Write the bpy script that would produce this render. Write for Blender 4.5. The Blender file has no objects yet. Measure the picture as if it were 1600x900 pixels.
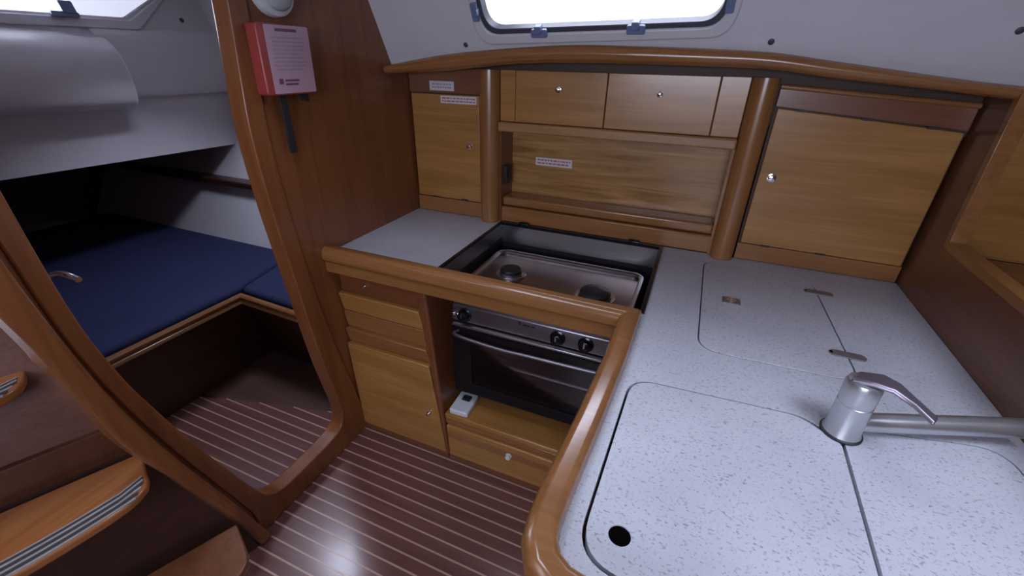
import bpy, bmesh, math, random
from mathutils import Vector, Matrix
random.seed(4)
scene = bpy.context.scene
COL = scene.collection

# ------------------------------------------------------------------ camera
cam_d = bpy.data.cameras.new('camera'); cam = bpy.data.objects.new('camera', cam_d); COL.objects.link(cam)
yaw, pit, rol, FPX = -0.391592, 0.486978, 0.0190527, 678.40
cy, sy, cp, sp = math.cos(yaw), math.sin(yaw), math.cos(pit), math.sin(pit)
fwd = Vector((sy*cp, cy*cp, -sp)); rgt = Vector((cy, -sy, 0)); upv = rgt.cross(fwd)
r2 = rgt*math.cos(rol) + upv*math.sin(rol); u2 = -rgt*math.sin(rol) + upv*math.cos(rol)
cam.matrix_world = Matrix(((r2.x, u2.x, -fwd.x, 1.07079), (r2.y, u2.y, -fwd.y, -1.52864), (r2.z, u2.z, -fwd.z, 1.38108), (0, 0, 0, 1)))
cam_d.sensor_width = 36; cam_d.lens = FPX/1600*36; cam_d.clip_start = .02
scene.camera = cam

# ------------------------------------------------------------------ world, daylight, exposure
w = bpy.data.worlds.new('world'); scene.world = w; w.use_nodes = True
bg = w.node_tree.nodes['Background']; bg.inputs[0].default_value = (.84, .88, 1, 1); bg.inputs[1].default_value = 2.2
def area(name, loc, target, sx, sy_, power, col=(.78, .81, 1)):
    l = bpy.data.lights.new(name, 'AREA'); l.shape = 'RECTANGLE'; l.size = sx; l.size_y = sy_; l.energy = power; l.color = col
    o = bpy.data.objects.new(name, l); COL.objects.link(o); o.location = loc
    d = Vector(target) - Vector(loc); o.rotation_euler = d.to_track_quat('-Z', 'Y').to_euler()
    return o
area('daylight_saloon_hatch', (1.80, -1.25, 1.93), (1.70, -1.20, 0), .50, .50, 14)
area('galley_fill_light', (.40, -1.02, 1.93), (.40, -1.02, 0), .34, .34, 4)  # added fill lamp above an added galley hatch, brightens floor and treads
area('daylight_cabin_hatch', (-.68, -.24, 1.93), (-.76, -.34, 0), .34, .34, 14)
area('daylight_companionway', (-.32, -1.85, 1.98), (-.1, -1.7, 0), .6, .6, 3.5)
area('daylight_starboard_portlight', (1.0, -3.13, 1.40), (.9, 0, 1.0), 1.3, .34, 24)
area('daylight_galley_portlight', (.73, -.02, 1.68), (.73, -1.2, 1.15), .60, .16, 4)
area('daylight_cabin_portlight', (-1.62, -.40, 1.70), (-.6, -.5, 1.0), .22, .80, 14)
vs = scene.view_settings; vs.view_transform = 'Standard'; vs.look = 'None'; vs.exposure = 0; vs.gamma = 1; vs.use_curve_mapping = False
scene.cycles.max_bounces = 8

# ------------------------------------------------------------------ materials
def principled(name):
    m = bpy.data.materials.new(name); m.use_nodes = True
    return m, m.node_tree, m.node_tree.nodes['Principled BSDF']
def ramp(nt, stops):
    r = nt.nodes.new('ShaderNodeValToRGB'); e = r.color_ramp.elements
    while len(e) < len(stops): e.new(.5)
    for k, (p, c) in enumerate(stops): e[k].position = p; e[k].color = (*c, 1)
    return r
def coords(nt, scale):
    tc = nt.nodes.new('ShaderNodeTexCoord'); mp = nt.nodes.new('ShaderNodeMapping'); mp.inputs['Scale'].default_value = scale
    oi = nt.nodes.new('ShaderNodeObjectInfo'); ad = nt.nodes.new('ShaderNodeVectorMath'); ad.operation = 'ADD'
    ml = nt.nodes.new('ShaderNodeMath'); ml.operation = 'MULTIPLY'; ml.inputs[1].default_value = 37.0
    nt.links.new(oi.outputs['Random'], ml.inputs[0])
    nt.links.new(tc.outputs['Object'], mp.inputs['Vector']); nt.links.new(mp.outputs[0], ad.inputs[0]); nt.links.new(ml.outputs[0], ad.inputs[1])
    return ad.outputs[0]
def noise(nt, vec, scale, detail=4, rough=.6, dist=0):
    n = nt.nodes.new('ShaderNodeTexNoise'); n.inputs['Scale'].default_value = scale; n.inputs['Detail'].default_value = detail
    n.inputs['Roughness'].default_value = rough; n.inputs['Distortion'].default_value = dist
    nt.links.new(vec, n.inputs['Vector']); return n
def plain(name, col, rough=.5, metal=0, spec=.5, var=.06, bump=0, coat=0):
    m, nt, b = principled(name)
    v = coords(nt, (1, 1, 1)); n = noise(nt, v, 9)
    lo = [max(0, c*(1-var)) for c in col]; hi = [min(1, c*(1+var)) for c in col]
    r = ramp(nt, [(.3, lo), (.7, hi)]); nt.links.new(n.outputs['Fac'], r.inputs[0]); nt.links.new(r.outputs[0], b.inputs['Base Color'])
    b.inputs['Roughness'].default_value = rough; b.inputs['Metallic'].default_value = metal; b.inputs['Specular IOR Level'].default_value = spec
    b.inputs['Coat Weight'].default_value = coat; b.inputs['Coat Roughness'].default_value = .15
    if bump:
        n2 = noise(nt, v, 260, 2); bp = nt.nodes.new('ShaderNodeBump'); bp.inputs['Strength'].default_value = bump; bp.inputs['Distance'].default_value = .002
        nt.links.new(n2.outputs['Fac'], bp.inputs['Height']); nt.links.new(bp.outputs[0], b.inputs['Normal'])
    return m
def wood(name, dark, light, axis='x', rough=.32, coat=.35, contrast=1.0, fig=0.0):
    m, nt, b = principled(name)
    s = {'x': (1.2, 14, 14), 'y': (14, 1.2, 14), 'z': (14, 14, 1.2)}[axis]
    v = coords(nt, s); n1 = noise(nt, v, 1.6, 5, .62, .5 + fig)
    s2 = {'x': (3, 160, 160), 'y': (160, 3, 160), 'z': (160, 160, 3)}[axis]
    v2 = coords(nt, s2); n2 = noise(nt, v2, 1.0, 2, .5)
    mid = [(a+c)/2 for a, c in zip(dark, light)]
    lo = [m_+(d-m_)*contrast for d, m_ in zip(dark, mid)]; hi = [m_+(l-m_)*contrast for l, m_ in zip(light, mid)]
    r = ramp(nt, [(.28, lo), (.5, mid), (.72, hi)]); nt.links.new(n1.outputs['Fac'], r.inputs[0])
    mx = nt.nodes.new('ShaderNodeMixRGB'); mx.blend_type = 'MULTIPLY'; mx.inputs[0].default_value = .45
    r2_ = ramp(nt, [(.3, (.72, .70, .68)), (.65, (1.05, 1.05, 1.05))]); nt.links.new(n2.outputs['Fac'], r2_.inputs[0])
    nt.links.new(r.outputs[0], mx.inputs[1]); nt.links.new(r2_.outputs[0], mx.inputs[2]); nt.links.new(mx.outputs[0], b.inputs['Base Color'])
    b.inputs['Roughness'].default_value = rough; b.inputs['Coat Weight'].default_value = coat; b.inputs['Coat Roughness'].default_value = .16
    return m
def laminate():
    m, nt, b = principled('speckled_laminate')
    v = coords(nt, (1, 1, 1)); v2 = coords(nt, (1, 1.6, 1))
    a = noise(nt, v2, 150, 1, .5, .25); c = noise(nt, v, 240, 1, .5, .1); big = noise(nt, v, 5, 3)
    base = ramp(nt, [(.3, (.50, .52, .575)), (.7, (.57, .585, .635))]); nt.links.new(big.outputs['Fac'], base.inputs[0])
    f1 = ramp(nt, [(.625, (0, 0, 0)), (.70, (.75, .75, .75))]); nt.links.new(a.outputs['Fac'], f1.inputs[0])
    f2 = ramp(nt, [(.62, (0, 0, 0)), (.72, (.6, .6, .6))]); nt.links.new(c.outputs['Fac'], f2.inputs[0])
    m1 = nt.nodes.new('ShaderNodeMixRGB'); m1.inputs[2].default_value = (.25, .26, .27, 1)
    nt.links.new(f1.outputs[0], m1.inputs[0]); nt.links.new(base.outputs[0], m1.inputs[1])
    m2 = nt.nodes.new('ShaderNodeMixRGB'); m2.inputs[2].default_value = (.33, .33, .34, 1)
    nt.links.new(f2.outputs[0], m2.inputs[0]); nt.links.new(m1.outputs[0], m2.inputs[1]); nt.links.new(m2.outputs[0], b.inputs['Base Color'])
    b.inputs['Roughness'].default_value = .42
    return m
def glass(name, tint, gloss_rough=.03, see=.9):
    m = bpy.data.materials.new(name); m.use_nodes = True; nt = m.node_tree; nt.nodes.clear()
    o = nt.nodes.new('ShaderNodeOutputMaterial'); t = nt.nodes.new('ShaderNodeBsdfTransparent'); g = nt.nodes.new('ShaderNodeBsdfGlossy')
    t.inputs[0].default_value = (*tint, 1); g.inputs['Roughness'].default_value = gloss_rough
    fr = nt.nodes.new('ShaderNodeFresnel'); fr.inputs[0].default_value = 1.45; mx = nt.nodes.new('ShaderNodeMixShader')
    nt.links.new(fr.outputs[0], mx.inputs[0]); nt.links.new(t.outputs[0], mx.inputs[1]); nt.links.new(g.outputs[0], mx.inputs[2]); nt.links.new(mx.outputs[0], o.inputs[0])
    return m
RED_D, RED_L = (.185, .060, .019), (.265, .098, .034)       # cherry bulkhead
HON_D, HON_L = (.335, .150, .036), (.465, .235, .068)       # honey cupboard fronts
MID_D, MID_L = (.245, .100, .030), (.345, .155, .052)       # mouldings, rails
MAT = {
 'bulkhead': wood('cherry_veneer_upright', RED_D, RED_L, 'z', .30, .3),
 'frame': wood('tread_wood_shaded', (.13, .045, .019), (.20, .078, .032), 'z', .30, .35),
 'frame_dark': wood('cherry_frame_dark', (.075, .026, .013), (.115, .04, .018), 'z', .34, .3),
 'front_x': wood('honey_veneer', HON_D, HON_L, 'x', .30, .3, 1.1),
 'front_fig': wood('figured_honey_veneer', (.26, .118, .030), (.50, .27, .085), 'x', .30, .3, 1.25, 1.6),
 'mid_x': wood('cherry_moulding_x', MID_D, MID_L, 'x', .25, .5),
 'mid_y': wood('cherry_moulding_y', MID_D, MID_L, 'y', .25, .5),
 'mid_z': wood('cherry_moulding_z', MID_D, MID_L, 'z', .28, .4),
 'dark_x': wood('dark_cherry_x', RED_D, (.20, .07, .03), 'x', .32, .3),
 'plank': wood('teak_floor_plank', (.135, .055, .047), (.20, .085, .072), 'x', .28, .4),
 'strip': wood('holly_inlay', (.46, .31, .22), (.55, .38, .29), 'x', .35, .3),
 'berth_wood': wood('berth_dark_wood', (.045, .017, .012), (.075, .028, .018), 'y', .4, .2),
 'engine': wood('engine_cover_veneer', (.12, .05, .035), (.17, .075, .05), 'y', .22, .5),
 'tread': wood('tread_wood', (.30, .105, .032), (.42, .165, .055), 'y', .26, .4),
 'interior': plain('cupboard_interior', (.06, .03, .018), .6),
 'laminate': laminate(),
 'liner': plain('white_fibreglass_liner', (.60, .59, .62), .35, var=.03, bump=.03),
 'liner_soft': plain('white_vinyl_liner', (.58, .57, .60), .5, var=.04, bump=.05),
 'steel': plain('brushed_steel', (.55, .54, .55), .28, 1, var=.05),
 'hob_steel': plain('hob_steel_wood_reflection', (.30, .24, .23), .26, 1, var=.22),  # brown of the reflected wood put into the steel colour
 'chrome': plain('chrome', (.78, .78, .80), .10, 1, var=.02),
 'tap_metal': plain('satin_tap_metal', (.56, .58, .60), .30, .85, var=.04),
 'lever_metal': plain('lever_metal_dark_reflection', (.26, .23, .27), .35, .8),  # dark purple reflection put into the lever's colour
 'hinge_metal': plain('dull_hinge_metal', (.30, .28, .29), .45, .7),
 'black': plain('black_enamel', (.008, .008, .010), .18, spec=.3),
 'black_matte': plain('black_plastic', (.018, .018, .02), .5),
 'gasket': plain('dark_rubber_gasket', (.05, .055, .075), .5),
 'clamp': plain('grey_blue_plastic', (.15, .19, .33), .45),
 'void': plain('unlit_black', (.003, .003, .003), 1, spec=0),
 'rack': plain('bright_oven_wire', (.80, .80, .80), .35, .3),
 'panel_steel': plain('dark_steel_panel', (.30, .28, .31), .30, .9),
 'oven_glass': glass('dark_oven_glass', (.75, .75, .78), .04),
 'pane': glass('clear_window_pane', (.97, .98, 1), .02),
 'white_plastic': plain('white_plastic', (.66, .68, .70), .35),
 'screen': plain('dark_grey_screen', (.03, .035, .04), .5, spec=.2),
 'red': plain('red_plastic_case', (.34, .05, .045), .35),
 'label_pink': plain('faded_pink_label', (.52, .34, .42), .35),
 'print': plain('dark_print', (.16, .06, .10), .5),
 'print_grey': plain('grey_print', (.36, .26, .34), .5),
 'red_print': plain('red_print', (.45, .12, .12), .5),
 'sticker': plain('white_sticker', (.66, .62, .62), .4),
 'blue': plain('navy_blue_fabric', (.012, .018, .070), .9, var=.12, bump=.4),
 'grip': plain('grey_grip_strip', (.34, .33, .33), .5, var=.1),
 'grip_dark': plain('dark_grip_strip', (.05, .045, .045), .6),
}

# ------------------------------------------------------------------ mesh helpers
class MB:
    def __init__(s): s.v = []; s.f = []
    def add(s, vs_, fs):
        k = len(s.v); s.v += [tuple(p) for p in vs_]; s.f += [tuple(i+k for i in f) for f in fs]; return s
    def box(s, x0, x1, y0, y1, z0, z1):
        return s.add([(x, y, z) for x in (x0, x1) for y in (y0, y1) for z in (z0, z1)],
                     [(0, 1, 3, 2), (4, 6, 7, 5), (0, 4, 5, 1), (2, 3, 7, 6), (0, 2, 6, 4), (1, 5, 7, 3)])
    def hexa(s, a, b):          # two quads (4 points each) joined
        return s.add(list(a)+list(b), [(3, 2, 1, 0), (4, 5, 6, 7)] + [(k, (k+1) % 4, (k+1) % 4+4, k+4) for k in range(4)])
    def prism(s, pts, f0, f1):  # pts 2-D, f0/f1 map (a,b)->3-D
        n = len(pts)
        return s.add([f0(*p) for p in pts]+[f1(*p) for p in pts], [tuple(range(n))[::-1], tuple(range(n, 2*n))]+[(k, (k+1) % n, (k+1) % n+n, k+n) for k in range(n)])
    def plate(s, loops, f0, f1):  # outer loop + holes, both faces filled
        bm = bmesh.new(); es = []; order = []
        for lp in loops:
            vs_ = [bm.verts.new((p[0], p[1], 0)) for p in lp]; order.append(vs_)
            es += [bm.edges.new((vs_[k], vs_[(k+1) % len(vs_)])) for k in range(len(vs_))]
        bmesh.ops.triangle_fill(bm, use_beauty=True, use_dissolve=False, edges=es, normal=(0, 0, 1))
        bm.verts.index_update(); n = len(bm.verts)
        pts = [v.co.copy() for v in bm.verts]
        tri = [tuple(v.index for v in f.verts) for f in bm.faces]
        fs = [t[::-1] for t in tri]+[tuple(i+n for i in t) for t in tri]
        for vs_ in order:
            m_ = len(vs_)
            for k in range(m_):
                a, b = vs_[k].index, vs_[(k+1) % m_].index; fs.append((a, b, b+n, a+n))
        bm.free()
        return s.add([f0(p.x, p.y) for p in pts]+[f1(p.x, p.y) for p in pts], fs)
    def sweep(s, path, prof, up=Vector((0, 0, 1)), closed=False):  # prof: (side, up) pairs, closed profile
        path = [Vector(p) for p in path]; n = len(path); m_ = len(prof); vs_ = []
        for k in range(n):
            a = path[k-1] if (k > 0 or closed) else path[k]; b = path[(k+1) % n] if (k < n-1 or closed) else path[k]
            d1 = (path[k]-a).normalized() if (path[k]-a).length > 1e-9 else (b-path[k]).normalized()
            d2 = (b-path[k]).normalized() if (b-path[k]).length > 1e-9 else d1
            t = (d1+d2).normalized(); side = t.cross(up).normalized(); u_ = side.cross(t).normalized()
            sc = 1/max(.4, t.dot(d1))
            for (p, q) in prof: vs_.append(path[k]+side*p*sc+u_*q)
        fs = []
        for k in range(n if closed else n-1):
            k2 = (k+1) % n
            for j in range(m_): fs.append((k*m_+j, k*m_+(j+1) % m_, k2*m_+(j+1) % m_, k2*m_+j))
        if not closed: fs += [tuple(range(m_))[::-1], tuple(range((n-1)*m_, n*m_))]
        return s.add(vs_, fs)
    def tube(s, path, r, n=10):
        d = (Vector(path[-1])-Vector(path[0])).normalized(); up = Vector((0, 0, 1)) if abs(d.z) < .9 else Vector((0, 1, 0))
        return s.sweep(path, [(r*math.cos(2*math.pi*k/n), r*math.sin(2*math.pi*k/n)) for k in range(n)], up)
    def lathe(s, o, ax, prof, n=24):   # prof (radius, height) along axis ax from o
        o = Vector(o); ax = Vector(ax).normalized(); e = ax.orthogonal().normalized(); g = ax.cross(e); m_ = len(prof)
        vs_ = [o+ax*h+(e*math.cos(2*math.pi*k/n)+g*math.sin(2*math.pi*k/n))*r for k in range(n) for (r, h) in prof]
        fs = [(k*m_+j, ((k+1) % n)*m_+j, ((k+1) % n)*m_+j+1, k*m_+j+1) for k in range(n) for j in range(m_-1)]
        fs += [tuple(k*m_ for k in range(n))[::-1], tuple(k*m_+m_-1 for k in range(n))]
        return s.add(vs_, fs)
def build(name, mb, mat, parent=None, bevel=0, seg=2, smooth=False, kind=None, label=None):
    lo = Vector([min(v[i] for v in mb.v) for i in range(3)]); hi = Vector([max(v[i] for v in mb.v) for i in range(3)]); c = (lo+hi)/2
    if parent is None: c.z = lo.z
    me = bpy.data.meshes.new(name); me.from_pydata([tuple(Vector(v)-c) for v in mb.v], [], mb.f); me.validate()
    bm = bmesh.new(); bm.from_mesh(me); bmesh.ops.recalc_face_normals(bm, faces=bm.faces); bm.to_mesh(me); bm.free()
    me.materials.append(MAT[mat] if isinstance(mat, str) else mat)
    o = bpy.data.objects.new(name, me); COL.objects.link(o)
    pw = Vector((0, 0, 0)); p = parent
    while p is not None: pw += p.location; p = p.parent
    o.location = c-pw; o.parent = parent
    if bevel:
        b = o.modifiers.new('bevel', 'BEVEL'); b.width = bevel; b.segments = seg; b.limit_method = 'ANGLE'; b.angle_limit = math.radians(32); b.harden_normals = False
        smooth = True
    if smooth:
        for p_ in me.polygons: p_.use_smooth = True
        try:
            me.set_sharp_from_angle(angle=math.radians(42))
        except Exception: pass
    if kind: o['kind'] = kind
    if label: o['label'] = label
    return o
def thing(name, label, cat, loc, group=None):
    o = bpy.data.objects.new(name, None); COL.objects.link(o); o.location = loc; o.empty_display_size = .05
    o['label'] = label; o['category'] = cat
    if group: o['group'] = group
    return o
def tag(o, label, cat, group=None):
    o['label'] = label; o['category'] = cat
    if group: o['group'] = group
    return o
def rrect(x0, x1, y0, y1, r, n=7):
    rs = r if isinstance(r, (list, tuple)) else [r]*4; out = []
    for (cx, cy_, a0, rr) in ((x1-rs[0], y1-rs[0], 0, rs[0]), (x0+rs[1], y1-rs[1], 90, rs[1]), (x0+rs[2], y0+rs[2], 180, rs[2]), (x1-rs[3], y0+rs[3], 270, rs[3])):
        for k in range(n+1):
            a = math.radians(a0+90*k/n); out.append((cx+rr*math.cos(a), cy_+rr*math.sin(a)))
    return out
def rpoly(pts, n=7):   # pts (x, y, radius): polygon with rounded corners
    out = []; m_ = len(pts)
    for k in range(m_):
        p = Vector(pts[k][:2]); a = Vector(pts[k-1][:2]); b = Vector(pts[(k+1) % m_][:2]); r = pts[k][2]
        if r <= 0: out.append(tuple(p)); continue
        d1 = (a-p).normalized(); d2 = (b-p).normalized(); half = d1.angle(d2)/2; t = r/math.tan(half)
        t = min(t, .49*(a-p).length, .49*(b-p).length); s_, e_ = p+d1*t, p+d2*t
        for j in range(n+1):
            q = j/n; out.append(tuple(s_*(1-q)**2+p*2*q*(1-q)+e_*q*q))
    return out
def catmull(pts, n=6, closed=False):
    out = []; m_ = len(pts); P_ = [Vector(p) for p in pts]
    for k in range(m_ if closed else m_-1):
        a = P_[(k-1) % m_] if (closed or k > 0) else P_[0]; b = P_[k]; c = P_[(k+1) % m_]; d = P_[(k+2) % m_] if (closed or k+2 < m_) else P_[-1]
        for j in range(n):
            t = j/n; out.append(tuple(.5*((2*b)+(c-a)*t+(2*a-5*b+4*c-d)*t*t+(3*b-a-3*c+d)*t**3)))
    if not closed: out.append(tuple(P_[-1]))
    return out
X = lambda x: (lambda a, b: (x, a, b))     # plane x = const, (y, z)
Y = lambda y: (lambda a, b: (a, y, b))     # plane y = const, (x, z)
Z = lambda z: (lambda a, b: (a, b, z))     # plane z = const, (x, y)
def wedge(name, x0t, x1t, x0b, x1b, z0, z1, yt, yb, yback, mat, parent, bevel=.003, **k):   # front board, proud at top / bottom
    return build(name, MB().hexa([(x0b, yb, z0), (x1b, yb, z0), (x1t, yt, z1), (x0t, yt, z1)], [(x0b, yback, z0), (x1b, yback, z0), (x1t, yback, z1), (x0t, yback, z1)]), mat, parent, bevel, **k)

# ================================================================== SETTING
# ---- floor
floor = build('floor', MB().box(-2.7, 3.4, -3.1, .35, -.07, -.012), 'interior', kind='structure')
PITCH, Y0, SW = .0413, -.530, .0055
edge_x = lambda y: -.18 + (y+.511)*(.46/.12)         # where the striped aft floor meets the plain panel
proto_p = {}
def shared(name, key, mb_fn, mat, parent, loc):
    if key not in proto_p:
        o = build(name, mb_fn(), mat, parent); proto_p[key] = o.data
    else:
        o = bpy.data.objects.new(name, proto_p[key]); COL.objects.link(o); o.parent = parent
    o.location = Vector(loc)-parent.location
    return o
XA, XB = -.045, 1.02
for k in range(-1, 30):
    yc = Y0-PITCH*(k+.5)
    x1 = XB if yc > -1.22 else 3.3
    wd = PITCH-SW
    shared('plank', ('p', round(x1-XA, 3)), lambda: MB().box(XA, x1, -wd/2, wd/2, -.012, 0), 'plank', floor, ((XA+x1)/2, yc, -.006))
    ys = Y0-PITCH*(k+1)
    shared('inlay_strip', ('s', round(x1-XA, 3)), lambda: MB().box(XA, x1, -SW/2, SW/2, -.012, .0004), 'strip', floor, ((XA+x1)/2, ys, -.0058))
for k in range(0, 18):
    yc = Y0+.012-PITCH*(k+.5); ys = Y0+.012-PITCH*k
    x0 = max(edge_x(yc), -.80); x0s = max(edge_x(ys), -.80)
    if x0 < -.1: build('plank', MB().hexa([(max(edge_x(yc-.018), -.8), yc-.0179, -.012), (-.046, yc-.0179, -.012), (-.046, yc+.0179, -.012), (max(edge_x(yc+.018), -.8), yc+.0179, -.012)],
                                [(max(edge_x(yc-.018), -.8), yc-.0179, 0), (-.046, yc-.0179, 0), (-.046, yc+.0179, 0), (max(edge_x(yc+.018), -.8), yc+.0179, 0)]), 'plank', floor)
    if x0s < -.1: build('inlay_strip', MB().box(x0s, -.046, ys-SW/2, ys+SW/2, -.012, .0004), 'strip', floor)
build('floor_panel', MB().prism([(-.84, -.66), (edge_x(-.66), -.66), (edge_x(-.47), -.47), (-.046, -.47), (-.046, -.2), (-.84, -.2)], Z(-.012), Z(-.001)), wood('plain_teak_panel', (.085, .04, .032), (.12, .058, .046), 'x', .4, .2), floor)

# ---- aft bulkhead with doorway
door_in = catmull([(-.685, 1.62), (-.690, 1.49), (-.704, 1.35), (-.716, 1.2), (-.711, 1.0), (-.688, .72), (-.664, .45), (-.640, .28), (-.628, .20), (-.632, .145), (-.66, .108), (-.72, .095),
                   (-.80, .092), (-.88, .092), (-.94, .100), (-.975, .128), (-.998, .17), (-1.05, .32), (-1.10, .484), (-1.14, .63), (-1.168, .748), (-1.190, .9), (-1.198, 1.1), (-1.20, 1.4), (-1.19, 1.56), (-1.12, 1.68), (-.95, 1.72), (-.78, 1.70)], 4, True)
door_mid = [(y-.006 if y < -.92 else y+.006, z) for y, z in door_in]
door_out = catmull([(-.635, 1.63), (-.640, 1.49), (-.652, 1.35), (-.662, 1.2), (-.656, 1.0), (-.630, .72), (-.590, .45), (-.556, .28), (-.535, .17), (-.520, .06), (-.518, .004), (-.62, .002),
                   (-.80, .002), (-.88, .002), (-.96, .004), (-1.03, .006), (-1.035, .10), (-1.078, .26), (-1.132, .45), (-1.170, .60), (-1.200, .74), (-1.222, .9), (-1.235, 1.1), (-1.255, 1.4), (-1.25, 1.60), (-1.16, 1.74), (-.95, 1.775), (-.74, 1.755)], 4, True)
jp = catmull([(-1.020, .004), (-1.048, .10), (-1.090, .26), (-1.144, .45), (-1.183, .60), (-1.212, .74), (-1.234, .9), (-1.252, 1.1), (-1.272, 1.5), (-1.277, 1.84)], 5)
jq = catmull([(-1.060, .004), (-1.086, .12), (-1.126, .27), (-1.185, .46), (-1.230, .61), (-1.252, .75), (-1.274, .9), (-1.305, 1.1), (-1.33, 1.5), (-1.33, 1.84)], 5)
bulk_out = [(.34, -.01), (.34, 1.86)]+[(y+.012, z) for y, z in jq[::-1]]
off = lambda loop, k: [((y+.917)*k-.917, (z-.9)*k+.9) for y, z in loop]
bulk = build('wall_aft', MB().plate([bulk_out, off(door_in, 1.015)], X(-.03), X(0)), 'bulkhead', kind='structure')
frame = build('trim_door', MB().plate([door_out, door_in], X(-.05), X(.007)), 'bulkhead', bulk, .005, 3)
frame.name = 'door_frame'
# outer moulding of the left jamb (second band, beyond a dark groove)
build('jamb_moulding', MB().prism(jp+jq[::-1], X(-.03), X(.045)), 'bulkhead', bulk, .010, 3)
# ---- cabin-side liner over the galley, portlight in it
LY = lambda z: -.088-.48*(z-1.335)
LN = Vector((0, 1, .48)).normalized()
def L3(d): return lambda a, b: (a, LY(b)+LN.y*d, b+LN.z*d)
WIN = rpoly([(.395, 1.449, .055), (1.060, 1.466, .055), (1.075, 1.69, .055), (.38, 1.69, .055)], 8)
def grow(loop, d):
    cx = sum(p[0] for p in loop)/len(loop); cz = sum(p[1] for p in loop)/len(loop); wx = max(p[0] for p in loop)-cx; wz = max(p[1] for p in loop)-cz
    return [(cx+(p[0]-cx)*(1+d/wx), cz+(p[1]-cz)*(1+d/wz)) for p in loop]
VT = [(.0, 1.352), (.062, 1.360), (.246, 1.388), (.474, 1.408), (.676, 1.418), (.86, 1.416), (1.027, 1.412), (1.18, 1.405), (1.324, 1.388), (1.459, 1.371), (1.584, 1.355), (1.72, 1.343), (2.1, 1.31), (2.6, 1.27)]
VB = [(.0, 1.322), (.057, 1.327), (.243, 1.341), (.475, 1.365), (.681, 1.372), (.866, 1.372), (1.036, 1.370), (1.19, 1.367), (1.324, 1.352), (1.459, 1.340), (1.595, 1.328), (1.72, 1.314), (2.1, 1.28), (2.6, 1.24)]
LOW = [(x, z+.012) for x, z in catmull(VB, 3)]+[(3.3, 1.23)]
hull = build('wall_outboard', MB().plate([LOW+[(3.3, 1.87), (.0, 1.87)], grow(WIN, .012)], L3(0), L3(.02)), 'liner', kind='structure')
for (x, z) in ((.317, 1.416), (1.180, 1.428), (1.637, 1.450)):
    build('screw_cap', MB().lathe(L3(0)(x, z), -LN, [(.0075, -.001), (.0075, .002), (.004, .004)], 12), 'gasket', hull, smooth=True)
win = build('window_1', MB().plate([grow(WIN, -.004)], L3(.022), L3(.027)), 'pane', kind='structure')
build('window_rim', MB().plate([grow(WIN, .030), grow(WIN, .004)], L3(-.010), L3(.004)), 'liner', win, .005, 3)
build('gasket', MB().plate([grow(WIN, .013), grow(WIN, -.008)], L3(-.004), L3(.030)), 'gasket', win, .002)
for (x, z, r) in ((.574, 1.452, 0), (.849, 1.460, 0), (.380, 1.505, 1), (1.069, 1.515, 1)):
    a, b = ((.024, .010) if not r else (.010, .022))
    mb = MB().prism(rrect(x-a, x+a, z-b, z+b, .004, 3), L3(-.020), L3(-.008))
    mb.prism(rrect(x-.010, x+.010, z+.002, z+.020, .003, 3) if not r else rrect(x-.004, x+.012 if x < .7 else x+.004, z-.008, z+.008, .003, 3), L3(-.028), L3(-.006))
    build('clamp_handle', mb, 'clamp', win, .002)
# ---- wooden valance below the liner
mb = MB(); T_ = catmull(VT, 5); B_ = catmull(VB, 5); vs_ = []
PR = [(-.075, 0), (-.130, 0), (-.146, .18), (-.152, .5), (-.147, .82), (-.136, 1), (-.085, 1)]
for t, b in zip(T_, B_):
    for (yy, q) in PR: vs_.append(((t[0]+b[0])/2, yy, b[1]+(t[1]-b[1])*q))
m_ = len(PR); n = len(T_)
mb.add(vs_, [(k*m_+j, k*m_+(j+1) % m_, (k+1)*m_+(j+1) % m_, (k+1)*m_+j) for k in range(n-1) for j in range(m_)]+[tuple(range(m_)), tuple(range((n-1)*m_, n*m_))])
build('trim_1', mb, 'mid_x', None, .004, 2, smooth=True, kind='structure')
mb = MB(); vs_ = []
for b in B_: vs_ += [(b[0], -.135, b[1]+.003), (b[0], .05, b[1]+.003), (b[0], .05, b[1]+.012), (b[0], -.135, b[1]+.012)]
mb.add(vs_, [(k*4+j, k*4+(j+1) % 4, k*4+4+(j+1) % 4, k*4+4+j) for k in range(n-1) for j in range(4)])
build('trim_2', mb, 'interior', None, kind='structure')  # soffit in dark colour, shade under the valance painted in
build('trim_3', MB().box(.0, 2.6, .012, .03, 1.22, 1.40), 'interior', None, kind='structure')  # backing board whose dark colour stands in for the valance's shadow band
# ---- forward partition with its opening
part = rpoly([(.33, -.01, 0), (.33, 1.335, 0), (-.145, 1.335, 0), (-.163, .982, .025), (-1.30, .982, 0), (-1.30, -.01, 0)], 6)
fw = build('wall_forward', MB().plate([part], X(1.694), X(1.714)), wood('partition_veneer', (.13, .045, .017), (.20, .075, .03), 'y', .3, .3), kind='structure')
cap = [(1.704, -.138, 1.335), (1.704, -.145, 1.2), (1.704, -.153, 1.03), (1.704, -.157, .990), (1.704, -.166, .980), (1.704, -.20, .978), (1.704, -1.30, .978)]
build('edge_cap', MB().sweep(cap, [(-.006, -.017), (.016, -.017), (.016, .017), (-.006, .017)], Vector((1, 0, 0))), 'mid_y', fw, .005, 3)
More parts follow.
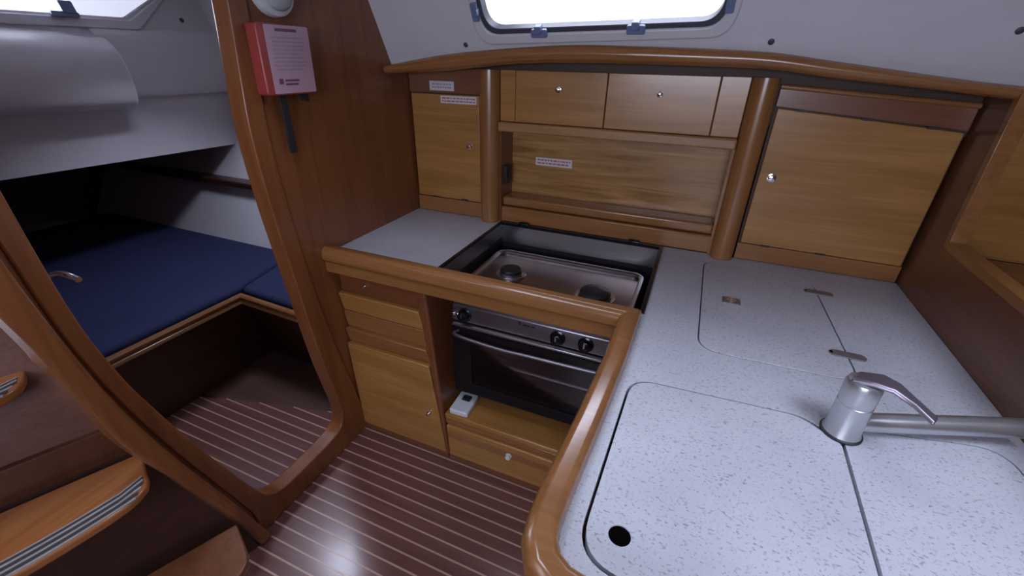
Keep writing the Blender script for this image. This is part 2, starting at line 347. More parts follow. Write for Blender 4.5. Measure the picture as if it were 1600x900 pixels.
# ---- ceiling with deck hatches, the galley one added for light, and the companionway opening
h1 = rrect(1.54, 2.06, -1.51, -.99, .06); h2 = rrect(.22, .58, -1.20, -.84, .05); h4 = rrect(-.86, -.50, -.42, -.06, .05); h3 = rrect(-.62, .02, -2.15, -1.55, .04)
build('ceiling', MB().plate([[(-1.56, -3.1), (3.4, -3.1), (3.4, -.24), (0, -.24), (0, .42), (-1.56, .42)], h1, h2, h3, h4], Z(1.80), Z(1.86)), 'liner_soft', kind='structure')
for i, hh in ((3, h1), (4, h2), (6, h4)):  # the galley pane and frame belong to the added hatch
    wo = build('window_%d' % i, MB().plate([hh], Z(1.845), Z(1.853)), 'pane', kind='structure')
    g2 = grow(hh, .025); build('hatch_frame', MB().plate([g2, grow(hh, -.006)], Z(1.788), Z(1.804)), 'liner', wo, .004)
# ---- far sides of the cabin (behind the camera)
sw = rrect(.30, 1.70, 1.22, 1.58, .06)
build('wall_starboard', MB().plate([[(-2.7, -.07), (3.4, -.07), (3.4, 1.86), (-2.7, 1.86)], sw], Y(-3.15), Y(-3.10)), 'liner_soft', kind='structure')
build('window_5', MB().plate([sw], Y(-3.125), Y(-3.118)), 'pane', kind='structure')
build('wall_saloon', MB().box(3.4, 3.45, -3.1, .35, -.07, 1.86), 'bulkhead', kind='structure')
build('wall_hull', MB().box(.0, 3.4, .34, .38, -.07, 1.34), 'interior', kind='structure')
build('wall_companionway', MB().box(-.75, -.70, -3.1, -1.30, -.07, 1.86), 'bulkhead', kind='structure')

# ================================================================== AFT CABIN
HS = lambda d: (lambda a, b: (a, (.02+(b-.40)*.52 if b < 1.0 else .332)+d, b))
aft_wall = build('wall_cabin_side', MB().prism([(-2.68, .30), (-.03, .30), (-.03, 1.0), (-2.68, 1.0)], HS(0), HS(.03)).prism([(-2.68, 1.0), (-.03, 1.0), (-.03, 1.86), (-2.68, 1.86)], HS(0), HS(.03)), 'liner_soft', kind='structure')
build('shelf_batten', MB().box(-2.4, -.04, .12, .205, .700, .735), 'berth_wood', aft_wall, .006)
build('wall_transom', MB().box(-2.70, -2.66, -1.75, .40, -.07, 1.30), 'interior', kind='structure')
build('wall_cabin_inboard', MB().box(-2.68, -.56, -1.245, -1.205, -.07, 1.86), 'bulkhead', kind='structure')
vent = tag(build('round_vent', MB().lathe((-1.45, .331, 1.02), (0, -1, 0), [(.075, -.004), (.075, .012), (.068, .02), (.055, .02), (.05, .010), (.0, .010)], 28), 'white_plastic', smooth=True), 'round white vent ring on the aft cabin side, half hidden by the bulkhead', 'vent')
# cockpit moulding overhanging the berth
XC = -1.40
cock = build('wall_cockpit', MB().plate([[(-1.75, .93), (.40, .905), (.40, 1.30), (-1.75, 1.30)]], X(XC-.10), X(XC-.06)), 'liner_soft', kind='structure')
prof = [(XC-.12, 1.50), (XC-.02, 1.46), (XC+.05, 1.40), (XC+.075, 1.30), (XC+.07, 1.22), (XC+.04, 1.185), (XC-.02, 1.175), (XC-.12, 1.20)]
prof = catmull(prof, 4)
mbx = MB(); mbx.prism(prof, lambda a, b: (a, -1.75, b), lambda a, b: (a, -.205, b-.03))
build('moulded_box', mbx, 'liner', cock, .02, 4)
prof2 = catmull([(XC-.14, 1.52), (XC-.06, 1.47), (XC-.02, 1.42), (XC-.012, 1.30), (XC-.02, 1.205), (XC-.05, 1.185), (XC-.14, 1.20)], 4)
build('moulded_panel', MB().prism(prof2, lambda a, b: (a, -.24, b), lambda a, b: (a, .40, b)), 'liner', cock, .012, 3)
build('cockpit_sole', MB().box(-2.68, XC-.06, -1.75, .40, 1.26, 1.30), 'liner_soft', cock)
# sloping face with the cabin portlight
def C3(d): return lambda a, b: (XC-.06-.35*(b-1.46)-d, a, b)
W2 = rpoly([(-.95, 1.497, .04), (-.055, 1.503, .05), (.14, 1.62, .05), (.14, 1.70, .03), (-.95, 1.70, .04)], 7)
build('cabin_front_liner', MB().plate([[(-1.75, 1.42), (.40, 1.42), (.40, 1.84), (-1.75, 1.84)], grow(W2, .01)], C3(0), C3(.03)), 'liner', cock)
w2 = build('window_2', MB().plate([W2], C3(.03), C3(.036)), 'pane', kind='structure')
build('window_rim', MB().plate([grow(W2, .034), grow(W2, -.002)], C3(-.012), C3(.005)), 'liner', w2, .005, 3)
build('gasket', MB().plate([grow(W2, .012), grow(W2, -.012)], C3(.01), C3(.03)), 'white_plastic', w2, .002)
mb = MB().prism(rrect(-.35, -.255, 1.502, 1.520, .005), C3(-.03), C3(-.01)); mb.prism(rrect(-.31, -.262, 1.515, 1.56, .006), C3(-.035), C3(-.015))
build('clamp_handle', mb, 'clamp', w2, .002)
build('screw_cap', MB().lathe(C3(0)(.195, 1.522), (1, 0, .35), [(.011, -.001), (.011, .002), (.006, .004)], 12), 'gasket', cock, smooth=True)
# berth
berth = thing('berth', 'dark wooden berth box with moulded edge rail under the blue mattress', 'berth', (-1.2, -.4, 0))
build('riser', MB().hexa([(-.81, -1.28, 0), (-.79, -.29, 0), (-.735, -.405, .375), (-.735, -1.28, .375)], [(-.84, -1.28, 0), (-.82, -.26, 0), (-.765, -.375, .375), (-.765, -1.28, .375)]), 'berth_wood', berth)
build('riser', MB().hexa([(-.79, -.29, 0), (-.05, -.31, 0), (-.05, -.43, .375), (-.735, -.405, .375)], [(-.80, -.26, 0), (-.05, -.28, 0), (-.05, -.40, .375), (-.755, -.375, .375)]), 'berth_wood', berth)
tr = [(-.012, -.022), (.010, -.022), (.014, -.016), (.010, -.006), (.004, -.002), (.010, .006), (.010, .014), (.004, .020), (-.012, .020)]
path = [(-.737, -1.29, .385), (-.737, -.405, .385), (-.05, -.435, .385)]
build('edge_rail', MB().sweep(path, tr), wood('berth_rail', (.20, .085, .03), (.29, .13, .05), 'y', .3, .4), berth)
build('berth_top', MB().prism([(-2.6, -1.29), (-.76, -1.29), (-.76, -.385), (-.05, -.41), (-.05, .03), (-2.6, .03)], Z(.335), Z(.345)), 'berth_wood', berth)
tag(build('mattress', MB().prism([(-2.5, -1.29), (-.765, -1.29), (-.765, -.375), (-.862, .02), (-2.5, .02)], Z(.345), Z(.425)), 'blue', None, .018, 3), 'navy blue berth mattress, the large piece behind the edge rail', 'mattress')
tag(build('mattress', MB().prism([(-.755, -.380), (-.06, -.405), (-.06, .02), (-.852, .02)], Z(.3455), Z(.424)), 'blue', None, .018, 3), 'small navy blue mattress filler beside the bulkhead post', 'mattress')
# open cabin door with lever handle
dr = thing('cabin_door', 'narrow cherry door swung open into the dark aft cabin, chrome lever showing', 'door', (-.35, -1.23, .02))
build('door_leaf', MB().plate([rrect(-.60, -.205, .04, 1.62, .05)], Y(-1.224), Y(-1.204)), 'bulkhead', dr, .004)
mb = MB().lathe((-.245, -1.206, .918), (0, 1, 0), [(.022, 0), (.022, .006), (.009, .008), (.009, .08), (.0, .082)], 16)
mb.tube(catmull([(-.250, -1.128, .918), (-.225, -1.120, .930), (-.19, -1.118, .940), (-.15, -1.118, .943), (-.122, -1.116, .938)], 4), .007, 10)
build('lever', mb, 'chrome', dr, smooth=True)

# ================================================================== COMPANIONWAY LADDER
ANG = math.radians(-24)
def ladder_pt(o):      # local (out, along): out = forward, along = towards the camera side
    ex = Vector((math.cos(ANG), math.sin(ANG), 0)); ey = Vector((math.sin(ANG), -math.cos(ANG), 0))
    return lambda a, b, z: tuple(Vector(o)+ex*a+ey*b+Vector((0, 0, z)))
lad = thing('companionway_ladder', 'wooden companionway ladder with curved treads and striped grip edges', 'ladder', (.0, -1.55, 0))
for (cx, cy_, z, g0) in ((.235, -1.185, .255, .14), (.060, -1.232, .50, .010), (-.150, -1.270, .752, .010)):
    D_, Wd = .135, .62
    q = ladder_pt((cx, cy_, z))
    def fedge(t): return .018+.055*math.sin(math.pi*t)
    ol = [(-D_, .0)]+[(fedge(0)-.05, .0), (fedge(0)-.022, .007), (fedge(0)-.004, .024), (fedge(.06)-.001, .045)]+[(fedge(t/16), Wd*t/16) for t in range(2, 16)]+[(fedge(0)-.008, Wd-.006), (-D_, Wd)]
    tr_ = build('tread', MB().prism(ol, lambda a, b: q(a, b, -.022), lambda a, b: q(a, b, 0)), 'tread' if z > .3 else 'frame', lad, .006, 3)  # bottom tread in darker wood, its shade put into the colour
    for i_, (d0, d1, mt) in enumerate(((-.005, -.011, 'grip'), (-.0115, -.0205, 'grip_dark'), (-.021, -.027, 'grip'), (-.0275, -.0365, 'grip_dark'), (-.037, -.043, 'grip'), (-.0435, -.0505, 'grip_dark'), (-.051, -.055, 'grip'))):
        w0 = g0+max(0, .022+d0*.8); gy = [w0+(Wd-.02-w0)*t/14 for t in range(15)]; T1 = [(fedge(y/Wd)+d0-max(0, .03-y)*.6, y) for y in gy]; T2 = [(fedge(y/Wd)+d1-max(0, .03-y)*.6, y) for y in gy]
        build('grip_strip', MB().prism(T1+T2[::-1], lambda a, b: q(a, b, -.001), lambda a, b: q(a, b, .0015)), mt, tr_)
eng = thing('engine_cover', 'glossy brown engine cover panel behind the ladder treads', 'engine cover', (-.2, -1.6, 0))
qa = ladder_pt((-.03, -1.20, 0)); qb = ladder_pt((-.115, -1.19, 0)); qc = ladder_pt((-.40, -1.22, 0))
def slab(a, za, b, zb, w0, w1, t=.03): return MB().hexa([a(0, w0, za), a(0, w1, za), b(0, w1, zb), b(0, w0, zb)], [a(-t, w0, za), a(-t, w1, za), b(-t, w1, zb), b(-t, w0, zb)])
build('lower_panel', MB().hexa([qa(0, -.15, 0), qa(0, .75, 0), qb(0, .75, .575), qb(0, -.08, .575)], [qa(-.03, -.15, 0), qa(-.03, .75, 0), qb(-.03, .75, .575), qb(-.03, -.08, .575)]), 'berth_wood', eng, .004)  # near-black wood paints in the dark below the treads
build('upper_panel', slab(ladder_pt((-.12, -1.20, 0)), .575, ladder_pt((-.33, -1.23, 0)), 1.05, -.06, .75), 'engine', eng, .004)
build('batten', slab(ladder_pt((-.095, -1.19, 0)), .49, ladder_pt((-.100, -1.19, 0)), .578, -.06, .75, .02), 'frame_dark', eng, .004)

# ================================================================== GALLEY: CUPBOARDS ALONG THE HULL
def knob(parent, x, y, z, d=(0, -1, 0), r=.010, mat='chrome'):
    return build('knob', MB().lathe((x, y, z), d, [(r*1.05, -.001), (r*1.05, .003), (r*.6, .004), (r*.6, .007), (r*.9, .010), (r*.8, .014), (r*.3, .0155)], 16), mat, parent, smooth=True)
def slot(parent, x, y, z, w=.030, h=.006):
    return build('hinge_slot', MB().prism(rrect(x-w/2, x+w/2, z-h/2, z+h/2, .0025, 3), Y(y-.0012), Y(y+.002)), 'black_matte', parent)
def print_lines(parent, x0, x1, z0, z1, y, rows, mat, ragged=.0):
    mb = MB(); hgt = (z1-z0)/(rows*1.0)
    for r in range(rows):
        zz = z0+hgt*(r+.25); x = x0
        while x < x1-.004:
            wl = random.uniform(.005, .016); e = min(x+wl, x1); mb.box(x, e, y-.0003, y+.0003, zz, zz+hgt*.48); x = e+.0035
    return build('print', mb, mat, parent, kind='stuff')
CT = 1.345
# left cupboard
c1 = thing('wall_cupboard', 'narrow left cupboard beside the bulkhead with two white stickers', 'cupboard', (.155, .15, .80))
build('carcass', MB().box(.004, .304, .004, .32, .802, CT), 'interior', c1)
build('top_rail', MB().box(.004, .303, -.004, .01, 1.262, CT), 'dark_x', c1, .001)  # darker wood carries the shadow along the cupboard top
d = build('door', MB().box(.010, .300, -.007, .008, .866, 1.258), 'front_x', c1, .002)
build('bottom_rail', MB().box(.004, .303, -.004, .01, .802, .862), 'mid_x', c1, .001)
knob(d, .259, -.007, 1.081)
slot(c1, .092, -.007, .866); slot(c1, .228, -.007, .868)
s1 = build('sticker', MB().box(.094, .197, -.0055, -.004, 1.270, 1.302), 'sticker', c1); print_lines(s1, .105, .185, 1.276, 1.297, -.0058, 2, 'print_grey')
s2 = build('sticker', MB().box(.140, .290, -.0085, -.007, 1.228, 1.254), 'sticker', d); print_lines(s2, .147, .284, 1.231, 1.251, -.0088, 2, 'red_print')
# posts
def column(x0, x1, label):
    xm = (x0+x1)/2; hw = (x1-x0)/2
    ol = [(x0, .03)]+[(xm-hw*math.cos(math.pi*k/12), -.012-.034*math.sin(math.pi*k/12)) for k in range(13)]+[(x1, .03)]
    return tag(build('corner_post', MB().prism(ol, Z(.801), Z(CT)), 'mid_z', None, smooth=True), label, 'post')
column(.308, .382, 'rounded cherry post between the narrow left cupboard and the open recess')
column(1.168, 1.238, 'rounded cherry post between the open recess and the large right cupboard')
# middle lockers with the open recess below
mid = thing('locker_unit', 'middle locker unit with two small doors above an open recess', 'cupboard', (.775, .15, .80))
build('carcass', MB().box(.384, 1.166, .004, .32, 1.150, CT), 'interior', mid)
build('side_panel', MB().box(.384, .440, -.006, .008, 1.180, CT), 'front_x', mid, .0015)
for (a, b, kx) in ((.443, .757, .597), (.760, 1.086, .923)):
    d = build('door', MB().box(a, b, -.010, .006, 1.180, CT), 'front_x', mid, .002); knob(d, kx, -.010, 1.291, r=.009)
build('side_panel', MB().box(1.089, 1.166, -.006, .008, 1.180, CT), 'front_x', mid, .0015)
build('shelf_lip', MB().box(.384, 1.167, -.030, .03, 1.147, 1.179), wood('pale_lip', (.33, .16, .06), (.43, .23, .095), 'x', .3, .4), mid, .006, 3)
bp_ = build('back_panel', MB().box(.384, 1.167, .105, .118, .80, 1.150), 'front_fig', mid)
build('end_panel', MB().box(.376, .388, -.005, .11, .80, 1.150), 'dark_x', mid)
build('end_panel', MB().box(1.160, 1.172, -.005, .11, .80, 1.150), 'mid_x', mid)
build('base_board', MB().box(.386, 1.163, .000, .02, .801, .862), 'mid_x', mid, .004)
build('base_moulding', MB().box(.386, 1.163, .014, .10, .862, .898), 'mid_x', mid, .008, 3)
s3 = build('sticker', MB().box(.487, .633, .103, .1052, 1.013, 1.043), 'sticker', bp_); print_lines(s3, .495, .626, 1.017, 1.040, .1028, 2, 'red_print')
sk = build('socket', MB().prism(rrect(.022, .068, .945, 1.015, .006), X(.386), X(.400)), 'black_matte', mid, .002)
build('socket_hole', MB().lathe((.4005, .045, .98), (1, 0, 0), [(.014, -.002), (.014, .0008), (.010, .0012)], 14), 'black', sk)
# big right cupboard
def big_cupboard(x0, x1, zb, zt0, zt1, label, slots_t, slots_b, kn, name='wall_cupboard'):
    c = thing(name, label, 'cupboard', ((x0+x1)/2, .15, .80))
    build('carcass', MB().box(x0, x1, .004, .32, .802, 1.32), 'interior', c)
    q = lambda pts, y0, y1: MB().prism(pts, Y(y0), Y(y1))
    build('bottom_rail', q([(x0, .802), (x1, .802), (x1, zb-.003), (x0, zb-.001)], -.004, .01), 'mid_x', c, .001)
    d_ = build('door', q([(x0+.006, zb+.003), (x1-.006, zb), (x1-.006, zt1), (x0+.006, zt0)], -.010, .008), 'front_x', c, .0025)
    build('top_rail', q([(x0, zt0+.004), (x1, zt1+.004), (x1, zt1+.06), (x0, zt0+.05)], -.006, .01), 'dark_x', c, .001)
    build('top_bead', MB().tube([(x0, -.008, zt0+.056), (x1, -.008, zt1+.064)], .007, 10), 'mid_x', c, smooth=True)
    for x in slots_t: slot(c, x, -.010, zt0+(zt1-zt0)*(x-x0)/(x1-x0)+.001)
    for x in slots_b: slot(c, x, -.010, zb+.002)
    if kn: knob(d_, kn[0], -.010, kn[1], r=.012)
    return c
big_cupboard(1.244, 1.688, .857, 1.268, 1.232, 'large right cupboard with one wide honey door beside the forward partition', (1.312, 1.469, 1.616), (1.322, 1.476), (1.285, 1.074))
big_cupboard(1.718, 2.40, .912, 1.262, 1.225, 'cupboard half seen through the opening in the forward partition', (1.95, 2.2), (1.842, 2.1), None)

# ================================================================== GALLEY: WORKTOP
ZT = .80
ice = rpoly([(1.152, -.066, .045), (1.458, -.088, .065), (1.472, -.602, .055), (1.152, -.612, .055)], 8)[::-1]
snkL = rpoly([(1.030, -.776, .055), (1.340, -.757, .06), (1.399, -.805, .02), (1.388, -1.186, .004), (1.020, -1.186, .065)], 8)[::-1]
snkR = rpoly([(1.399, -.800, .01), (1.440, -.752, .05), (1.655, -.706, .045), (1.660, -1.186, .05), (1.388, -1.186, .004)], 8)[::-1]
both = rpoly([(1.030, -.776, .055), (1.340, -.757, .06), (1.400, -.790, .03), (1.440, -.752, .05), (1.655, -.706, .045), (1.660, -1.186, .05), (1.020, -1.186, .065)], 8)[::-1]
outer = rpoly([(.0, .0, 0), (.0, -.55, 0), (1.0, -.55, 0), (.992, -1.215, .06), (1.693, -1.215, 0), (1.693, .0, 0)], 8)
cut = [(.400, -.025), (1.010, -.025), (1.012, -.512), (.400, -.512)]
wt = thing('worktop', 'L-shaped pale speckled laminate worktop with raised wooden edge rail', 'worktop', (.85, -.5, .77))
build('slab', MB().plate([outer, cut, ice, both], Z(.772), Z(ZT)), 'laminate', wt)
rp = catmull([(-.0, 0, 0), (.01, 0, 0)], 1)
path = [(.0, -.536, .79), (.35, -.536, .79), (.70, -.537, .79), (1.000, -.538, .79), (.998, -.75, .79), (.990, -.95, .79), (.982, -1.10, .79)]
path += [(.981, -1.15, .79), (.985, -1.18, .79), (.998, -1.203, .79), (1.02, -1.217, .79), (1.05, -1.222, .79), (1.30, -1.224, .79), (1.69, -1.224, .79)]
rail_prof = [(.026, -.050), (.026, -.010), (.034, -.004), (.035, .016), (.030, .030), (.019, .038), (-.004, .038), (-.012, .033), (-.015, .022), (-.015, -.018), (.0, -.050)]
# sweep side vector = tangent x up; for +x travel that is -y (outboard of the counter), so positive = front
build('edge_rail', MB().sweep(path, rail_prof), 'mid_x', wt, .003, 2)
# black sheets under the lids, painted shade for the gaps
build('icebox_gap_shade', MB().plate([grow([(p[0], p[1]) for p in ice], .02)], Z(.70), Z(.705)), 'void', wt)
build('sink_gap_shade', MB().plate([grow(both, .02)], Z(.70), Z(.705)), 'void', wt)
# lids
il = thing('icebox_lid', 'rounded icebox lid flush in the worktop with latch and two hinges', 'lid', (1.31, -.35, ZT-.026))
build('panel', MB().plate([grow(ice, -.0035)], Z(ZT-.026), Z(ZT+.0005)), 'laminate', il, .001)
lt = build('latch_plate', MB().plate([rrect(1.207, 1.253, -.350, -.316, .003, 3)], Z(ZT), Z(ZT+.003)), 'hinge_metal', il)
build('latch_ring', MB().lathe((1.230, -.333, ZT+.003), (0, 0, 1), [(.012, -.001), (.012, .002), (.007, .002), (.006, .0005)], 16), 'chrome', lt, smooth=True)
for (hx, hy) in ((1.462, -.177), (1.467, -.499)):
    build('hinge', MB().plate([rrect(hx-.036, hx+.036, hy-.0125, hy+.0125, .012, 6)], Z(ZT), Z(ZT+.0035)), 'hinge_metal', il, .001)
hole = [(1.0725+.0155*math.cos(a*math.pi/14), -1.126+.0155*math.sin(a*math.pi/14)) for a in range(28)]
sl = thing('sink_cover', 'left sink cover of speckled laminate with a round finger hole', 'lid', (1.2, -1.0, ZT-.026), 'sink covers in the worktop')
build('panel', MB().plate([grow(snkL, -.0035), hole], Z(ZT-.026), Z(ZT+.0005)), 'laminate', sl, .001)
build('hole_shade', MB().lathe((1.0725, -1.126, ZT-.006), (0, 0, 1), [(.0157, -.002), (.0157, .0045), (.013, .0045)], 24), 'void', sl)  # black disc filling the finger hole, painted shade
sr = thing('sink_cover', 'right sink cover of speckled laminate beside the partition, under the tap spout', 'lid', (1.53, -1.0, ZT-.026), 'sink covers in the worktop')
build('panel', MB().plate([grow(snkR, -.0035)], Z(ZT-.026), Z(ZT+.0005)), 'laminate', sr, .001)
# cabinet body below the sink arm
sc_ = thing('sink_cabinet', 'wooden cabinet below the sink arm of the worktop, seen only under its rail', 'cabinet', (1.35, -.9, 0))
build('front_panel', MB().box(1.004, 1.024, -1.19, -.545, .0, .742), 'front_x', sc_)
build('end_panel', MB().box(1.004, 1.69, -1.20, -1.18, .0, .742), 'front_x', sc_)
# tap
tap = thing('tap', 'satin metal mixer tap with flat lever and long spout behind the sink covers', 'tap', (1.40, -.775, ZT))
build('body', MB().lathe((1.40, -.775, ZT), (0, 0, 1), [(.030, 0), (.030, .006), (.0275, .010), (.0265, .070), (.0255, .071), (.0255, .074), (.0265, .075), (.027, .108), (.024, .116), (.012, .120)], 32), 'tap_metal', tap, smooth=True)
build('base_ring', MB().lathe((1.40, -.775, ZT), (0, 0, 1), [(.0325, 0), (.0325, .004), (.030, .006)], 32), 'black_matte', tap, smooth=True)
lv = [Vector((1.385, -.770, .918)), Vector((1.415, -.776, .924)), Vector((1.438, -.785, .922)), Vector((1.460, -.806, .914)), Vector((1.480, -.828, .905))]
wl = [.020, .024, .017, .011, .012]; mb = MB(); vv = []
dirn = Vector((.75, -.45, 0)).normalized(); sd = Vector((-dirn.y, dirn.x, 0))
for c_, w_ in zip(lv, wl): vv += [c_-sd*w_+Vector((0, 0, -.004)), c_+sd*w_+Vector((0, 0, -.004)), c_+sd*w_*.8+Vector((0, 0, .004)), c_-sd*w_*.8+Vector((0, 0, .004))]
mb.add(vv, [(k*4+j, k*4+(j+1) % 4, k*4+4+(j+1) % 4, k*4+4+j) for k in range(4) for j in range(4)]+[(0, 1, 2, 3), (16, 17, 18, 19)])
build('lever', mb, 'lever_metal', tap, .003, 3)
build('spout', MB().tube([(1.405, -.775, .828), (1.50, -.745, .833), (1.60, -.712, .838), (1.672, -.690, .842)],   .017, 18), 'tap_metal', tap, smooth=True)

# ================================================================== GALLEY: BASE CABINETS
xr = lambda z: .402-.105*z
xl = -.0
gc = thing('base_cabinet', 'base cabinet with stepped drawer fronts and a tall honey door by the doorway', 'cabinet', (.18, -.3, 0))
build('carcass', MB().box(.004, .318, -.505, -.02, .0, .770), 'interior', gc)
def front(name, z0, z1, yt, yb, mat, bv=.003): return wedge(name, .004, xr(z1), .004, xr(z0), z0, z1, yt, yb, -.500, mat, gc, bv)
fa = front('finger_recess', .652, .742, -.514, -.514, 'dark_x', .001)
knob(fa, .112, -.514, .688, r=.007)
front('drawer_front', .574, .650, -.536, -.522, 'front_x', .004)
front('finger_recess', .502, .573, -.524, -.516, 'mid_x', .002)
front('drawer_front', .440, .501, -.535, -.522, 'mid_x', .004)
dd = front('door', .030, .438, -.537, -.527, 'front_x', .004)
knob(dd, .337, -.531, .214, r=.008)
front('plinth', .001, .029, -.520, -.520, 'dark_x', .001)
# side wall of the cooker bay, rounded front edge
build('bay_side', MB().hexa([(.3995, -.534, .032), (.414, -.534, .032), (.364, -.534, .745), (.3265, -.534, .745)], [(.360, -.02, .032), (.3985, -.02, .032), (.396, -.02, .745), (.332, -.02, .745)]), 'dark_x', gc, .010, 3)
# ledge and drawer below the cooker
ld = thing('cooker_bay_drawer', 'low honey drawer with ledge below the cooker', 'drawer', (.70, -.3, 0))
build('ledge', MB().box(.404, 1.000, -.532, -.03, .218, .240), 'front_x', ld, .005, 3)
build('ledge_lip', MB().box(.404, 1.000, -.528, -.50, .190, .217), 'mid_x', ld, .004)
f1 = wedge('drawer_front', .410, 1.0, .412, 1.0, .032, .188, -.537, -.531, -.505, 'front_x', ld, .005)
build('finger_groove', MB().box(.414, 1.0, -.5365, -.50, .132, .164), 'mid_x', f1, .002)
knob(f1, .661, -.536, .145, r=.011, mat='white_plastic')
build('plinth', MB().box(.408, 1.0, -.524, -.03, .001, .030), 'dark_x', ld)
# detector on the ledge
dt = thing('gas_detector', 'small white box detector with dark display lying on the ledge below the oven', 'detector', (.453, -.472, .240))
qd = lambda a, b, z: (.453+a*math.cos(.05)-b*math.sin(.05), -.472+a*math.sin(.05)+b*math.cos(.05), z)
b1 = build('case', MB().prism(rrect(-.036, .036, -.052, .052, .008), lambda a, b: qd(a, b, .2405), lambda a, b: qd(a, b, .262)), 'white_plastic', dt, .004)
build('display', MB().prism(rrect(-.014, .018, .006, .032, .003), lambda a, b: qd(a, b, .2610), lambda a, b: qd(a, b, .2645)), 'screen', b1)

# ================================================================== COOKER
sur = thing('hob_surround', 'black rimmed steel-lined cut-out around the sunken hob', 'hob surround', (.705, -.27, .70))
build('rim', MB().plate([[(.394, -.020), (1.018, -.020), (1.020, -.505), (.394, -.505)], [(.403, -.029), (1.006, -.029), (1.008, -.505-.0005), (.403, -.5045)]], Z(ZT-.004), Z(ZT+.007)), 'black', sur, .0015)
build('back_plate', MB().box(.402, 1.008, -.027, -.022, .725, ZT), 'steel', sur)
build('side_plate', MB().box(.400, .404, -.505, -.027, .745, ZT), 'panel_steel', sur)
build('side_plate', MB().box(1.008, 1.012, -.505, -.027, .745, ZT), 'panel_steel', sur)
build('side_shade_sheet', MB().box(.402, .405, -.44, -.03, .30, .744), 'black_matte', sur)  # black sheet added as painted shade on the bay's left side
build('lower_back', MB().box(.402, 1.008, -.021, -.016, .24, .725), 'black_matte', sur)
for x in (.490, .915): build('hinge', MB().lathe((x-.018, -.016, ZT+.006), (1, 0, 0), [(.007, 0), (.008, .004), (.008, .034), (.007, .038)], 12), 'black', sur, smooth=True)
ck = thing('cooker', 'gimballed steel cooker with black glass oven door and two-burner hob', 'cooker', (.69, -.27, .312))
CX0, CX1, CF = .418, .985, -.452
mb = MB(); mb.box(CX0, CX0+.012, CF, -.07, .312, .69); mb.box(CX1-.012, CX1, CF, -.07, .312, .69); mb.box(CX0, CX1, -.082, -.07, .312, .69); mb.box(CX0, CX1, CF, -.07, .312, .324); mb.box(CX0, CX1, CF, -.07, .600, .612)
build('oven_body', mb, 'black_matte', ck)
for x in (CX0-.016, CX1): build('gimbal_pivot', MB().lathe((x, -.26, .63), (1, 0, 0), [(.014, 0), (.014, .016)], 14), 'steel', ck)
# hob: pressed tray with raised bright rim
HZ = .722
build('hob_tray', MB().box(CX0+.006, CX1-.006, CF+.012, -.085, HZ-.034, HZ-.016), 'hob_steel', ck, .004)
ring = rrect(CX0+.012, CX1-.012, CF+.02, -.090, .035, 6)
rp3 = [(p[0], p[1], HZ-.012) for p in ring]
build('hob_rim', MB().sweep(rp3, [(-.012, -.012), (-.010, .004), (-.003, .010), (.005, .010), (.012, .002), (.014, -.012)], closed=True), 'steel', ck, smooth=True)
for (x, y, r) in ((.540, -.255, .040), (.850, -.295, .052)):
    bz = HZ-.016
    bnr = build('burner', MB().lathe((x, y, bz), (0, 0, 1), [(r+.014, -.001), (r+.012, .004), (r+.002, .003), (r, .012), (r*.6, .013)], 28), 'steel', ck, smooth=True)
    build('burner_cap', MB().lathe((x, y, bz+.012), (0, 0, 1), [(r*.92, 0), (r*.96, .006), (r*.85, .011), (r*.3, .013)], 28), 'black_matte', bnr, smooth=True)
# control panel
cpn = build('control_panel', MB().hexa([(CX0, CF-.012, .606), (CX1, CF-.012, .606), (CX1, CF-.008, .662), (CX0, CF-.008, .662)], [(CX0, CF+.02, .606), (CX1, CF+.02, .606), (CX1, CF+.02, .690), (CX0, CF+.02, .690)]), 'panel_steel', ck, .003)
for x in (.466, .784, .871):
    kb = build('control_knob', MB().lathe((x, CF-.010, .634), (0, -1, .08), [(.024, 0), (.024, .004), (.019, .006), (.017, .024), (.012, .026)], 22), 'black', cpn, smooth=True)
    build('pointer', MB().box(x-.002, x+.002, CF-.039, CF-.030, .636, .652), 'steel', kb)
for x in (.425, .440): build('igniter_button', MB().lathe((x, CF-.010, .632), (0, -1, .08), [(.005, 0), (.005, .008), (.003, .009)], 12), 'chrome', cpn, smooth=True)
mb = MB()
for k, wl_ in enumerate((.006, .012, .010, .012)): mb.box(.655+k*.014, .655+k*.014+wl_, CF-.0105, CF-.0085, .646, .651+(.006 if k == 0 else 0))
build('maker_mark', mb, 'black_matte', cpn)
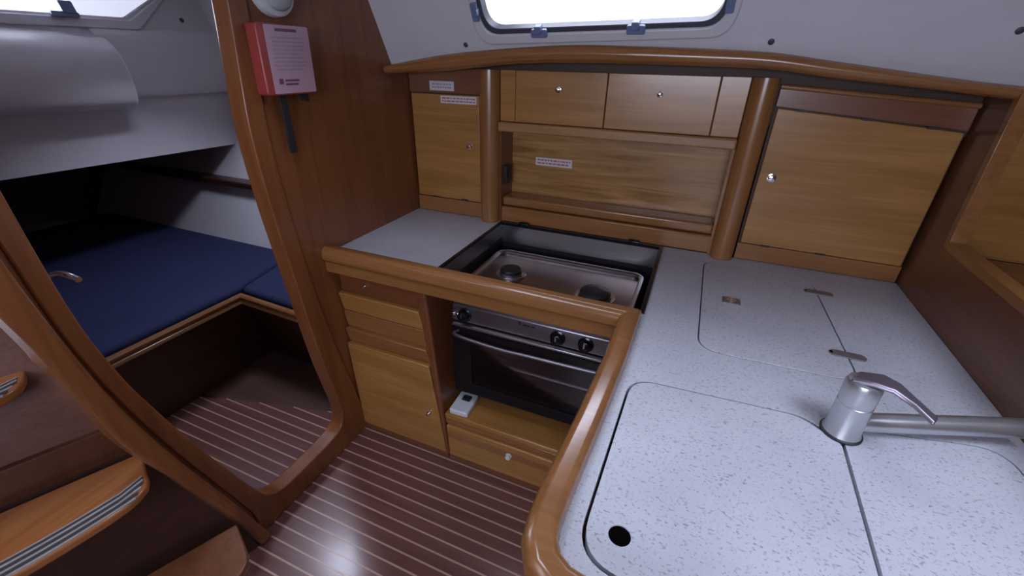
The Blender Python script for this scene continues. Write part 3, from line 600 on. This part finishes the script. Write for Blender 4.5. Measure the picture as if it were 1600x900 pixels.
# oven door
od = build('oven_door', MB().plate([rrect(CX0+.004, CX1-.004, .316, .598, .006), rrect(.490, .915, .358, .545, .012)], Y(CF-.024), Y(CF-.002)), 'black', ck, .003)
build('door_glass', MB().plate([rrect(.482, .923, .350, .553, .012)], Y(CF-.020), Y(CF-.014)), 'oven_glass', od)
build('top_trim', MB().box(CX0+.006, CX1-.006, CF-.028, CF-.004, .594, .603), 'steel', od, .002)
hb = catmull([(.448, CF-.026, .578), (.452, CF-.050, .575), (.60, CF-.055, .568), (.70, CF-.055, .570), (.95, CF-.050, .575), (.955, CF-.026, .578)], 4)
build('door_handle', MB().tube(hb, .006, 10), 'panel_steel', od, smooth=True)
rk = MB()
rk.tube([(.44, CF+.030, .432), (.965, CF+.030, .432)], .0042, 8); rk.tube([(.44, CF+.25, .432), (.965, CF+.25, .432)], .0042, 8)
for k in (0, 8): rk.tube([(.47+k*.058, CF+.030, .432), (.47+k*.058, CF+.25, .432)], .0015, 6)
build('oven_rack', rk, 'rack', ck, smooth=True)

# ================================================================== ON THE BULKHEAD
fb = thing('fire_blanket', 'red flat case with pale label and black pull straps on the bulkhead', 'fire blanket', (.02, -.58, 1.28))
tl = lambda y, z: (y-.0-(z-1.365)*-.02, z)
def fq(x): return lambda a, b: (x, a+(b-1.365)*.035, b)
cs = build('case', MB().prism(rrect(-.664, -.503, 1.285, 1.447, .008, 4), fq(.002), fq(.042)), 'red', fb, .004)
lb = build('label', MB().prism(rrect(-.643, -.506, 1.289, 1.444, .003, 3), fq(.041), fq(.0428)), 'label_pink', cs)
def bars(rows, mat):
    mb = MB()
    for (y0, y1, z0, z1) in rows: mb.prism([(y0, z0), (y1, z0), (y1, z1), (y0, z1)], fq(.0425), fq(.0432))
    return build('print', mb, mat, lb, kind='stuff')
bars([(-.612, -.545, 1.430, 1.437), (-.625, -.612, 1.311, 1.324), (-.606, -.560, 1.317, 1.322), (-.606, -.565, 1.308, 1.313)], 'print')
bars([(-.63+random.uniform(0, .004), -.52-random.uniform(0, .03), 1.415-.009*k, 1.4185-.009*k) for k in range(9)], 'print_grey')
build('pull_strap', MB().prism([(-.617, 1.135), (-.594, 1.135), (-.594, 1.29), (-.617, 1.29)], X(.014), X(.020)), 'black_matte', fb, .001)
build('pull_strap', MB().prism([(-.545, 1.268), (-.520, 1.262), (-.526, 1.29), (-.555, 1.29)], X(.016), X(.024)), 'black_matte', fb, .001)
rl = thing('round_lamp', 'round white lamp at the top of the bulkhead above the red case', 'lamp', (.02, -.565, 1.46))
build('base', MB().lathe((.001, -.567, 1.522), (1, 0, 0), [(.060, 0), (.062, .010), (.058, .022), (.050, .026)], 32), 'white_plastic', rl, smooth=True)
build('lens', MB().lathe((.026, -.567, 1.522), (1, 0, 0), [(.047, -.002), (.047, .006), (.040, .014), (.020, .018), (.0, .019)], 32), plain('grey_lens', (.45, .5, .52), .25), rl, smooth=True)
